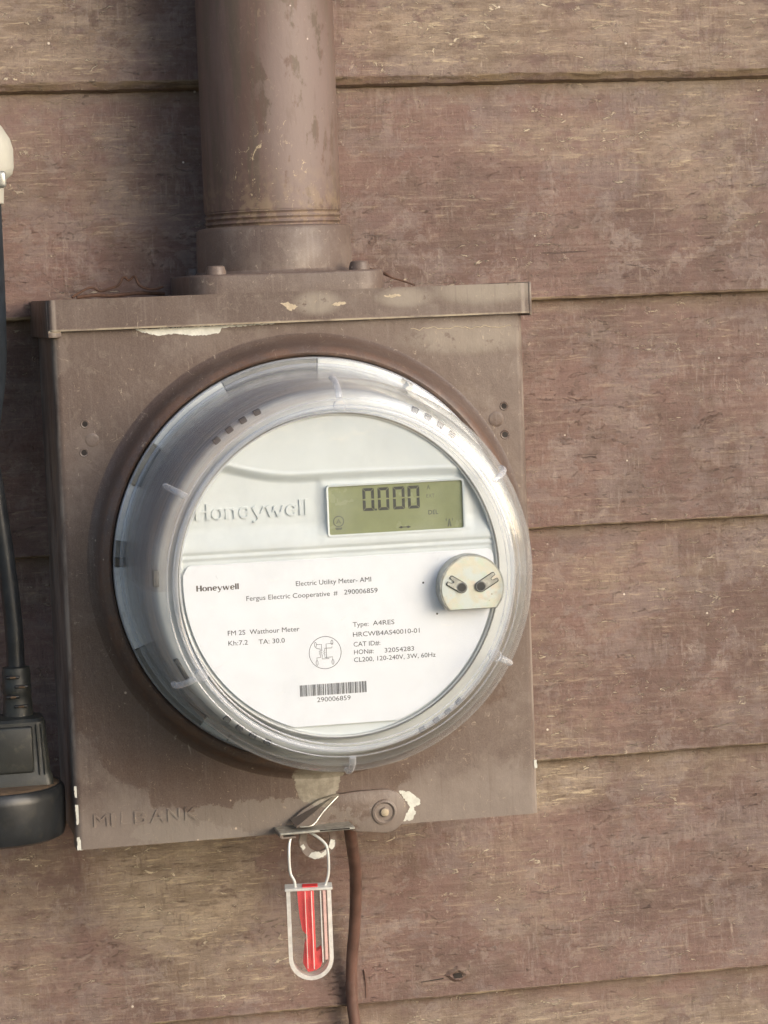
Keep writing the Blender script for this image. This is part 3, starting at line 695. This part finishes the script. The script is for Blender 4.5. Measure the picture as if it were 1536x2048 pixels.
wordmark(48.2, 94.9, -77.0, 6.3, -152.30, .7, 'face', em, 'embossed_letter')
# display
b = bmesh.new()
def rrect(x0, x1, z0, z1, r, n=5):
    o = []
    for cx, cz, a in ((x1-r,z1-r,0),(x0+r,z1-r,90),(x0+r,z0+r,180),(x1-r,z0+r,270)):
        for k in range(n+1): o.append((cx+r*math.cos(math.radians(a+90*k/n)), cz+r*math.sin(math.radians(a+90*k/n))))
    return o
prism(b, rrect(LX0, LX1, LZ0, LZ1, .8), -153.95, -151.0); disp = obj('display', b, 'lcd', em)
fr_o, fr_i = rrect(LX0-.55, LX1+.55, LZ0-.55, LZ1+.55, 1.3), rrect(LX0+.15, LX1-.15, LZ0+.15, LZ1-.15, .9)
b = bmesh.new(); k_ = len(fr_o)
vv = [[b.verts.new((x, y, z)) for x, z in pts_] for pts_, y in ((fr_o,-153.0),(fr_o,-154.95),(fr_i,-154.8),(fr_i,-153.0))]
for i in range(k_):
    for q in range(3): b.faces.new((vv[q][i], vv[q][(i+1) % k_], vv[q+1][(i+1) % k_], vv[q+1][i]))
obj('display_frame', fixn(b), 'face', disp, 30)
def seg7(x0, x1, z0, z1, y, w=1.2):
    bm = bmesh.new(); g_ = .16; zm = (z0+z1)/2
    def quad(p): prism(bm, p, y-.05, y)
    quad([(x0+g_,z1),(x1-g_,z1),(x1-w,z1-w),(x0+w,z1-w)]); quad([(x0+w,z0+w),(x1-w,z0+w),(x1-g_,z0),(x0+g_,z0)])
    for a, s_ in ((x0,1),(x1,-1)):
        quad([(a,z1-g_),(a+s_*w,z1-w-g_),(a+s_*w,zm+g_*2.4),(a,zm+g_*1.2)]); quad([(a,zm-g_*1.2),(a+s_*w,zm-g_*2.4),(a+s_*w,z0+w+g_),(a,z0+g_)])
    return bm
for (x0, x1) in ((116.6,121.4),(122.9,127.6),(129.2,134.1),(135.4,140.3)):
    obj('digit', seg7(x0, x1, -76.8, -67.5, -153.97), 'lcd_ink', disp, 0)
b = bmesh.new(); prism(b, [(121.55,-76.0),(122.35,-76.0),(122.35,-76.8),(121.55,-76.8)], -154.03, -153.97); obj('decimal_point', b, 'lcd_ink', disp, 0)
obj('display_letters', text_mesh('A', 143.4, 144.9, -69.3, 1.8, -153.97, .05, .01), 'lcd_faint', disp, 0)
obj('display_letters', text_mesh('EXT', 143.2, 146.6, -72.7, 1.6, -153.97, .05, .01), 'lcd_faint', disp, 0)
obj('display_letters', text_mesh('DEL', 143.8, 147.9, -79.6, 1.9, -153.97, .05, .01), 'lcd_ink', disp, 0)
b = bmesh.new(); ribbon(b, [(106.3+2.1*math.cos(2*PI*k/24), -80.4+2.1*math.sin(2*PI*k/24), .4) for k in range(24)], -153.97, .05, True)
prism(b, [(104.8,-82.9),(107.8,-82.9),(107.5,-83.7),(107.1,-83.9),(105.5,-83.9),(105.1,-83.7)], -154.03, -153.97); obj('bulb_icon', b, 'lcd_faint', disp, 0)
obj('display_letters', text_mesh('A', 105.3, 107.3, -81.3, 1.9, -153.97, .06, .02), 'lcd_faint', disp, 0)
b = bmesh.new(); prism(b, [(131.1,-84.2),(132.2,-83.7),(133,-84.0),(134.4,-84.0),(135.2,-83.7),(136.3,-84.2),(135.2,-84.7),(134.4,-84.35),(133,-84.35),(132.2,-84.7)], -154.03, -153.97); obj('connector_icon', b, 'lcd_ink', disp, 0)
b = bmesh.new(); prism(b, [(152.2,-81.8),(152.7,-81.8),(153.3,-85.0),(152.7,-85.0),(152.45,-83.2),(152.2,-85.0),(151.6,-85.0)], -154.03, -153.97)
for s_ in (-1,1):
    ribbon(b, [(152.45+s_*(1.0+.35*math.cos(a_)), -82.1+.6*math.sin(a_), .3) for a_ in (-1,-.5,0,.5,1)], -153.97, .05)
obj('antenna_icon', b, 'lcd_faint', disp, 0)
# printed label
b = bmesh.new(); pts = [(44.9,-94.9),(43.6,-95.5),(43.0,-96.6)]
R_ = 64.3
pts += [(CX+R_*math.cos(a), CZ+R_*math.sin(a)) for a in [math.radians(176.5+(250.6-176.5)*k/28) for k in range(29)]]
pts += [(CX+R_*math.cos(a), CZ+R_*math.sin(a)) for a in [math.radians(289.5+(364.5-289.5)*k/28) for k in range(29)]]
pts += [(169.4,-95.6),(168.2,-94.9)]
prism(b, pts, -155.15, -154.3, .08); label = obj('label', b, 'label', em)
LY = -155.16
for s_, x0, x1, z, cap in (('Electric Utility Meter- AMI',87.5,118.6,-105.5,2.05),('Fergus Electric Cooperative',67.05,101.3,-110.3,2.05),('#',102.85,104.5,-110.15,1.95),('290006859',107.2,121.1,-110.15,2.05),
        ('FM 2S  Watthour Meter',58.9,88.2,-123.9,2.05),('Kh:7.2',58.95,66.9,-128.0,2.0),('TA: 30.0',71.3,82.0,-128.15,2.0),('Type:',110.3,116.8,-123.6,2.0),('A4RES',118.6,127.6,-123.5,2.0),
        ('HRCWB4AS40010-01',110.2,138.0,-127.7,2.0),('CAT ID#:',110.3,121.4,-131.7,2.0),('HON#:',110.35,118.5,-134.9,1.95),('32054283',123.1,135.4,-134.95,1.95),('CL200, 120-240V, 3W, 60Hz',110.2,144.35,-138.05,1.95),('290006859',94.3,108.2,-153.4,2.0)):
    obj('printed_text', text_mesh(s_, x0, x1, z, cap, LY, .04, .006), 'ink', label, 0)
wordmark(46.9, 64.3, -105.3, 2.35, LY, .05, 'ink2', label, 'printed_letter')
b = bmesh.new(); x = 87.4; rnd = random.Random(290006859)
while x < 115.0:
    w = rnd.choice((.16,.16,.18,.40,.44)); prism(b, [(x,-150.7),(x+w,-150.7),(x+w,-146.1),(x,-146.1)], LY-.04, LY); x += w+rnd.choice((.14,.16,.18,.36))
obj('barcode', b, 'ink', label, 0)
b = bmesh.new(); cxx, czz = 98.42, -133.38
ribbon(b, [(cxx+6.6*math.cos(2*PI*k/48), czz+6.6*math.sin(2*PI*k/48), .22) for k in range(48)], LY, .04, True)
def wl(pts_, w=.2, q=0): ribbon(b, [(cxx+x_, czz+z_, w) for x_, z_ in pts_], LY, .045+.004*q)
wl([(-3.6,3.5),(-1.4,3.5),(-1.4,.9),(-1.9,.5),(-1.3,.1),(-1.9,-.3),(-1.3,-.7),(-1.3,-2.5),(1.6,-2.5)], q=1)
wl([(-3.9,2.4),(-3.4,1.9),(-2.0,1.6),(-2.0,.9),(-2.5,.5),(-2.0,.1),(-2.5,-.3),(-2.0,-.7),(-2.0,-1.9),(-3.5,-1.9),(-3.5,-3.0)], q=2)
wl([(3.3,3.6),(.5,3.6),(.5,-2.2)], q=3); wl([(2.9,2.4),(2.9,1.8),(-.2,1.8),(-.2,.9),(-.6,.5),(0,.1),(-.6,-.3),(-.2,-.7),(-.2,-2.0),(3.0,-1.9),(3.0,-3.0)], q=4)
for q, (ex, ez) in enumerate(((-3.9,3.5),(2.95,4.0),(-3.5,-4.0),(3.05,-4.0))):
    ribbon(b, [(cxx+ex+.42*math.cos(2*PI*k/14), czz+ez+1.0*math.sin(2*PI*k/14), .17) for k in range(14)], LY, .06+.004*q, True)
obj('wiring_diagram', b, 'ink', label, 0)
for (x, z) in ((140.25,-107.3),(145.6,-120.4)):
    b = bmesh.new(); revolve(b, [(.42,LY+.02),(.38,LY-.05),(0,LY-.06)], (x, z), n=14); obj('pin_hole', b, 'dark_hole', label)
# optical port
OX, OZ, OR = 158.9, -109.7, 13.2
def dshape(r, zc):
    a = math.asin(zc/r); return [(OX+r*math.cos(a_), OZ+r*math.sin(a_)) for a_ in [a+(PI-2*a)*k/48 for k in range(49)]]
b = bmesh.new(); prism(b, dshape(OR+.35, -8.9), -162.5, -154.8, .3, 1); port = obj('optical_port', b, 'bare_metal', em, 20)
b = bmesh.new(); prism(b, dshape(OR-.5, -8.5), -163.0, -162.2); obj('port_face', b, 'zinc', port, 0)
def fork(cx, cz, ang, L, w, nt=.75):
    """slotted ear: round at the socket end, forked at the other"""
    o = [(w*math.cos(t), w*math.sin(t)) for t in [math.radians(90+180*k/12) for k in range(13)]]
    o += [(L-.3,-w),(L+.25,-w+.4),(L+.2,-nt-.15),(L-1.3,-nt),(L-2.0,-nt*.6),(L-2.15,0),(L-2.0,nt*.6),(L-1.3,nt),(L+.2,nt+.15),(L+.25,w-.4),(L-.3,w)]
    c, s2 = math.cos(ang), math.sin(ang)
    return [(cx+x*c-z*s2, cz+x*s2+z*c) for x, z in o]
for (x, z, an, L) in ((154.2,-109.2,math.radians(147),5.9),(162.2,-109.2,math.radians(30),7.2)):
    b = bmesh.new(); prism(b, fork(x+.15, z-.15, an, L+.3, 2.35, .55), -163.35, -162.9); o = obj('port_socket', b, 'black_seg', port, 30)
    b = bmesh.new(); prism(b, fork(x, z, an, L, 1.95), -164.1, -163.2); obj('socket_ear', b, 'bare_metal', o, 30)
    b = bmesh.new(); revolve(b, [(2.2,-163.5),(2.15,-164.3),(1.8,-164.35),(1.7,-164.15)], (x, z), n=22); obj('socket_rim', b, 'grey_seg', o)
    b = bmesh.new(); revolve(b, [(1.85,-163.5),(1.8,-164.2),(0,-164.18)], (x, z), n=22); obj('socket_hole', b, 'black_seg', o)
# clear cover: one closed shell, outer skin and inner skin
outer = [(88.6,-97.5),(88.7,-102.0),(88.2,-103.0),(86.2,-103.2),(85.6,-102.4),(85.0,-103.0),(84.4,-106),(83.4,-120),(82.5,-136),(81.9,-146)]
for k in range(1, 11):
    a = math.radians(9*k); outer.append((70.9+10.9*math.cos(a), -155.2-11.2*math.sin(a)*1.0))
outer = outer[:-1]+[(71.6,-166.4),(70.6,-166.7),(70.0,-167.6),(69.2,-167.9),(68.2,-167.5),(67.6,-166.6),(66.9,-166.5),(60,-166.6),(30,-166.7),(0,-166.7)]
inner = [(0,-164.6),(40,-164.6),(64,-164.5),(67.5,-164.4),(70.4,-164.2)]+[(70.4+9.1*math.cos(math.radians(a)), -155.0-9.1*math.sin(math.radians(a))) for a in (72,54,36,18,0)]+[(80.2,-140),(81.4,-118),(82.4,-104),(84,-101.6),(87.6,-101.4),(87.7,-97.5),(88.6,-97.5)]
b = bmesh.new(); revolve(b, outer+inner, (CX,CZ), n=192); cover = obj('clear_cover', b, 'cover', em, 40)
def torus(R0, y, rr, k=8):
    bm = bmesh.new(); revolve(bm, [(R0+rr*math.cos(2*PI*i/k), y+rr*math.sin(2*PI*i/k)) for i in range(k+1)], (CX,CZ), n=160); return bm
obj('cover_ridge', torus(69.1, -167.3, 1.05, 12), 'edge', cover)
obj('cover_ridge', torus(67.0, -166.6, .30), 'edge', cover); obj('cover_ridge', torus(72.2, -166.3, .25), 'edge', cover)
obj('cover_ridge', torus(85.3, -103.2, .75), 'edge', cover); obj('cover_ridge', torus(88.3, -102.6, .45), 'edge', cover)
for d in (90,30,-30,-90,-150,150):
    a = math.radians(d); ca, sa = math.cos(a), math.sin(a)
    pp = [(72.6,-166.3),(75.4,-165.4),(78.2,-163.6),(80.2,-160.9),(81.6,-156.5),(81.9,-152.5)]
    b = bmesh.new(); tube(b, [(CX+r*ca, y, CZ+r*sa) for r, y in pp], 1.35, 12, 5); obj('cover_rib', b, 'edge', cover)
for d in (90,-150,-30):
    a = math.radians(d); b = bmesh.new()
    revolve(b, [(2.5,-166.3),(2.5,-168.4),(2.1,-168.8),(0,-168.9)], (CX+69.6*math.cos(a), CZ+69.6*math.sin(a)), n=24); obj('cover_nub', b, 'edge', cover)

# ------------------------------------------------------------------ wire seal
sl = thing('wire_seal', 'small clear U-shaped plastic seal with red insert hanging on a wire', 'wire seal', (98, -102, -242))
RZ = Matrix.Translation((97.0,-101,1.6)) @ Matrix.Rotation(math.radians(-9), 4, 'Z')
def U(w, zt, zb, n=14): 
    return [(w, zt), (-w, zt)] + [(w*math.cos(a), zb+w+w*math.sin(a)) for a in [PI+PI*k/n for k in range(n+1)]]
def Ubox(wo, wi, y0, y1, zt, zbo, zbi):
    bm = bmesh.new(); o, i_ = U(wo, zt, zbo), U(wi, zt, zbi); n = len(o)
    v = [[bm.verts.new((x, y, z)) for x, z in pts_] for pts_, y in ((o,y0),(i_,y0),(i_,y1),(o,y1))]
    for k in range(1, n):
        k2 = (k+1) % n
        for q in range(4): bm.faces.new((v[q][k], v[q][k2], v[(q+1) % 4][k2], v[(q+1) % 4][k]))
    return fixn(bm)
def rot(bm):
    r = bmesh.new(); merge(r, bm, RZ); return r
obj('seal_rim', rot(Ubox(9.6, 7.9, -4.2, 4.2, -244.0, -283.2, -281.5)), 'frost', sl)
b = bmesh.new(); prism(b, U(7.85, -244.0, -281.4), -4.0, -3.4); obj('seal_window', rot(b), 'clear', sl)
b = bmesh.new(); prism(b, U(7.85, -244.0, -281.4), 3.4, 4.0); obj('seal_window', rot(b), 'clear', sl)
b = bmesh.new(); box(b, -10.2, 10.2, -4.9, 4.9, -244.0, -242.9, .2, 1); obj('seal_top', rot(b), 'frost', sl)
b = bmesh.new(); box(b, -2.6, 4.0, -3.0, 2.6, -242.95, -242.6, .1, 1); obj('red_key', rot(b), 'red', sl)
b = bmesh.new(); prism(b, [(-5.0,-244.2),(2.2,-244.2),(2.2,-274),(.8,-279.5),(-1.6,-279.8),(-3.6,-276),(-2.6,-268),(-1.2,-264),(-3.4,-261.5),(-4.4,-255)], -3.3, 1.6, .3, 2); obj('red_insert', rot(b), 'red', sl)
b = bmesh.new(); prism(b, [(1.2,-271.5),(4.4,-269.8),(5.4,-273.5),(3.9,-277.8),(1.2,-279.6)], -3.2, 2.4, .3, 2); obj('red_insert', rot(b), 'red', sl)
for x, w, m_ in ((-1.6,.28,'frost'),(1.1,.40,'frost'),(5.0,.55,'frost'),(6.6,1.2,'pinkish')):
    b = bmesh.new(); box(b, x-w/2, x+w/2, -4.9, -3.9, -279+abs(x)*.7, -244.3, .1, 1); obj('seal_ridge', rot(b), m_, sl)
b = bmesh.new(); tube(b, [(91.3,-101.5,-242.5),(90.9,-101.5,-238.6),(89.4,-101.3,-235),(89.2,-101,-227),(90.2,-99.5,-221),(93,-97.6,-218.2),(97,-97.6,-217.9),(101,-100.4,-219.8),(105,-101.6,-223.6),(106,-102,-228),(106,-102,-235),(105.2,-102,-239),(103.6,-102,-242.5)], .62, 10, 6)
obj('wire_loop', b, 'wire', sl)

# ------------------------------------------------------------------ brown cable to the ground
gw = thing('ground_cable', 'brown painted cable running down the wall from the underside of the meter box', 'cable', (124, -60, -218))
b = bmesh.new(); tube(b, [(121.3,-74,-214),(122.6,-68,-226),(125.6,-56,-236),(129.6,-40,-250),(131.8,-27,-266),(132.0,-20,-282),(131.0,-15,-300),(130.9,-13,-318),(131.9,-12.4,-330),(132.4,-12.2,-345),(131,-11,-380),(131,-11,-440)], 2.75, 18, 8); obj('cable', b, 'cable', gw)

# ------------------------------------------------------------------ power cord, plug and round connector at the left edge
pc = thing('power_cord', 'black power cord with ribbed strain relief and moulded plug left of the meter box', 'power cord', (-23, -75, -190))
b = bmesh.new(); tube(b, [(-46,-60,40),(-38,-66,0),(-31.5,-72,-28),(-27.6,-75,-55),(-24.6,-75,-81),(-22.6,-75,-103),(-21.3,-75,-124),(-21.2,-75,-142),(-21.6,-75,-150)], 3.9, 20, 8); obj('cord', b, 'rubber', pc)
b = bmesh.new()
prof = [(4.0,-141.5),(5.8,-142.0),(6.1,-144.5),(6.0,-149),(6.2,-149.6),(6.2,-153),(5.9,-153.6),(6.2,-157),(6.5,-162),(6.8,-166)]
revolve(b, prof, (-21.2,-75), 'Z', 32); sr = obj('strain_relief', b, 'rubber2', pc)
for k, (z, dx) in enumerate(((-145.6,-1.6),(-149.8,2.0),(-154.0,-1.8),(-158.2,1.4))):
    b = bmesh.new(); box(b, -21.6+dx-3.0, -21.6+dx+3.0, -81.6, -79.2, z-.75, z+.75, .6, 3); o = obj('relief_slot', b, 'black_seg', sr)
    b = bmesh.new(); box(b, -21.6+dx-1.2, -21.6+dx+1.4, -81.9, -80.2, z-.5, z+.45, .4, 2); obj('slot_web', b, 'dust_top', o)
b = bmesh.new()
def ring(z, hw, hd, r, n=5):
    o = []
    for sx, sy, a in ((1,1,0),(-1,1,90),(-1,-1,180),(1,-1,270)):
        for k in range(n+1): o.append((-23.5+sx*(hw-r)+r*math.cos(math.radians(a+90*k/n)), -75+sy*(hd-r)+r*math.sin(math.radians(a+90*k/n)), z))
    return o
rings = [[b.verts.new(p) for p in ring(*q)] for q in ((-162.5,7,6,4),(-163.4,12.2,9.5,4),(-164.6,13.2,10.5,4),(-172,13.4,10.8,3.5),(-186,14.2,11.6,3.5),(-188.5,15.2,12.4,3.5),(-191.5,15.4,12.6,3.5))]
for i in range(len(rings)-1):
    for k in range(len(rings[0])): b.faces.new((rings[i][k], rings[i][(k+1) % len(rings[0])], rings[i+1][(k+1) % len(rings[0])], rings[i+1][k]))
b.faces.new(rings[0]); b.faces.new(list(reversed(rings[-1]))); obj('plug_body', fixn(b), 'rubber2', pc, 30)
b = bmesh.new(); box(b, -34, -16.2, -87.6, -84.5, -186, -166, 1.2, 3); obj('plug_grip', b, 'rubber2', pc)
for x in (-14.6,-12.4):
    b = bmesh.new(); tube(b, [(x,-86.2,-165.5),(x+.4,-87.0,-176),(x+.6,-87.3,-187)], .35, 8, 4); obj('plug_seam', b, 'rubber2', pc)
cc = thing('cord_connector', 'round black connector housing with dusty top that the plug sits in', 'connector', (-31, -75, -216))
b = bmesh.new(); revolve(b, [(0,-191.6),(24.5,-191.7),(27.2,-192.3),(28.4,-194.0),(28.6,-197),(28.3,-211),(27.4,-213.8),(25,-215),(0,-215.2)], (-31.5,-75), 'Z', 72); obj('housing', b, 'rubber', cc)
b = bmesh.new(); revolve(b, [(0,-191.3),(23.0,-191.35),(25.6,-191.75),(26.6,-192.3)], (-31.5,-75), 'Z', 64)
obj('dust_film', b, 'dust_top', cc)

# ------------------------------------------------------------------ white pipe fitting at the top left
wf = thing('pipe_fitting', 'rounded white plastic pipe fitting above a dark tube at the left edge', 'pipe fitting', (-36, -75, 60))
b = bmesh.new(); revolve(b, [(0,97),(10,95.5),(16,91.5),(20.2,86.5),(23.2,81.5),(24.4,77),(24.3,69.5),(23.6,66.8),(21.4,65.0),(20.0,63.8),(19.6,58),(19.4,54.5),(18.0,54.2)], (-36,-75), 'Z', 64)
fit = obj('fitting_cap', b, 'white_pl', wf, 50)
b = bmesh.new(); box(b, -20.5, -16.2, -93, -86.2, 60.5, 67.5, 1.4, 3); obj('clamp_lug', b, 'bare_metal', wf)
b = bmesh.new(); tube(b, [(-36.3,-75,58),(-36.3,-75,30),(-36.6,-75,5),(-38,-75,-18),(-44,-75,-50)], 18.6, 40, 6); obj('tube', b, 'blue_tube', wf)

# ------------------------------------------------------------------ dry bits on top of the box
tw = thing('dry_twig', 'thin dark dry twig lying behind the hub plate on top of the meter box', 'twig', (155, -20, 14))
b = bmesh.new(); tube(b, [(140.6,-22,30.2),(142.2,-22,26.5),(147,-21,23.4),(153,-20,21.6),(157.8,-20,20.0),(161,-21,18.0),(166,-20,16.4),(172,-19,14.2)], .6, 8, 4, rf=lambda t: .65-.25*t+.3*math.exp(-((t-.6)/.05)**2)); obj('stem', b, 'twig', tw)
vn = thing('dry_vine', 'curly dry vine tendril lying along the top left of the meter box', 'vine', (35, -30, 14))
b = bmesh.new(); tube(b, [(14,-34,14.3),(18,-32,16.6),(23,-31,18.4),(27,-30,16.6),(31,-30,17.6),(35,-30,19.0),(37.6,-29,22.4),(40,-28,21.0),(42.5,-29,22.6),(44,-30,19.0),(47,-30,17.2),(51,-30,16.6),(55,-30,17.6)], .55, 8, 5); obj('stem', b, 'twig', vn)
b = bmesh.new(); tube(b, [(16,-34,14.2),(24,-33,14.9),(33,-30,14.4),(44,-28,15.2),(56,-24,14.4)], .8, 8, 4); obj('stem', b, 'twig', vn)


for pts_ in ([(76.3,-100.9),(77.6,-101.6),(79.2,-101.2),(80.6,-100.4)], [(76.9,-116.2),(78.2,-117.0),(79.6,-116.8),(80.6,-115.9)], [(52,-110.6),(53.6,-110.9),(55.4,-109.6)], [(104.4,-119.5),(107.6,-117.2)], [(76.4,-147.0),(78.5,-147.2),(80.4,-146.0)],
             [(53,-135.6),(56,-134.0),(58.6,-132.8)], [(146,-123.2),(149.4,-124.0),(151.4,-123.4)], [(118,-94.6),(121,-93.5)], [(70.5,-140.2),(73,-140.4)]):
    b = bmesh.new(); tube(b, [(x-1.6, -166.72, z) for x, z in pts_], .09, 5, 3); obj('scratch', b, 'pale_seg', cover)
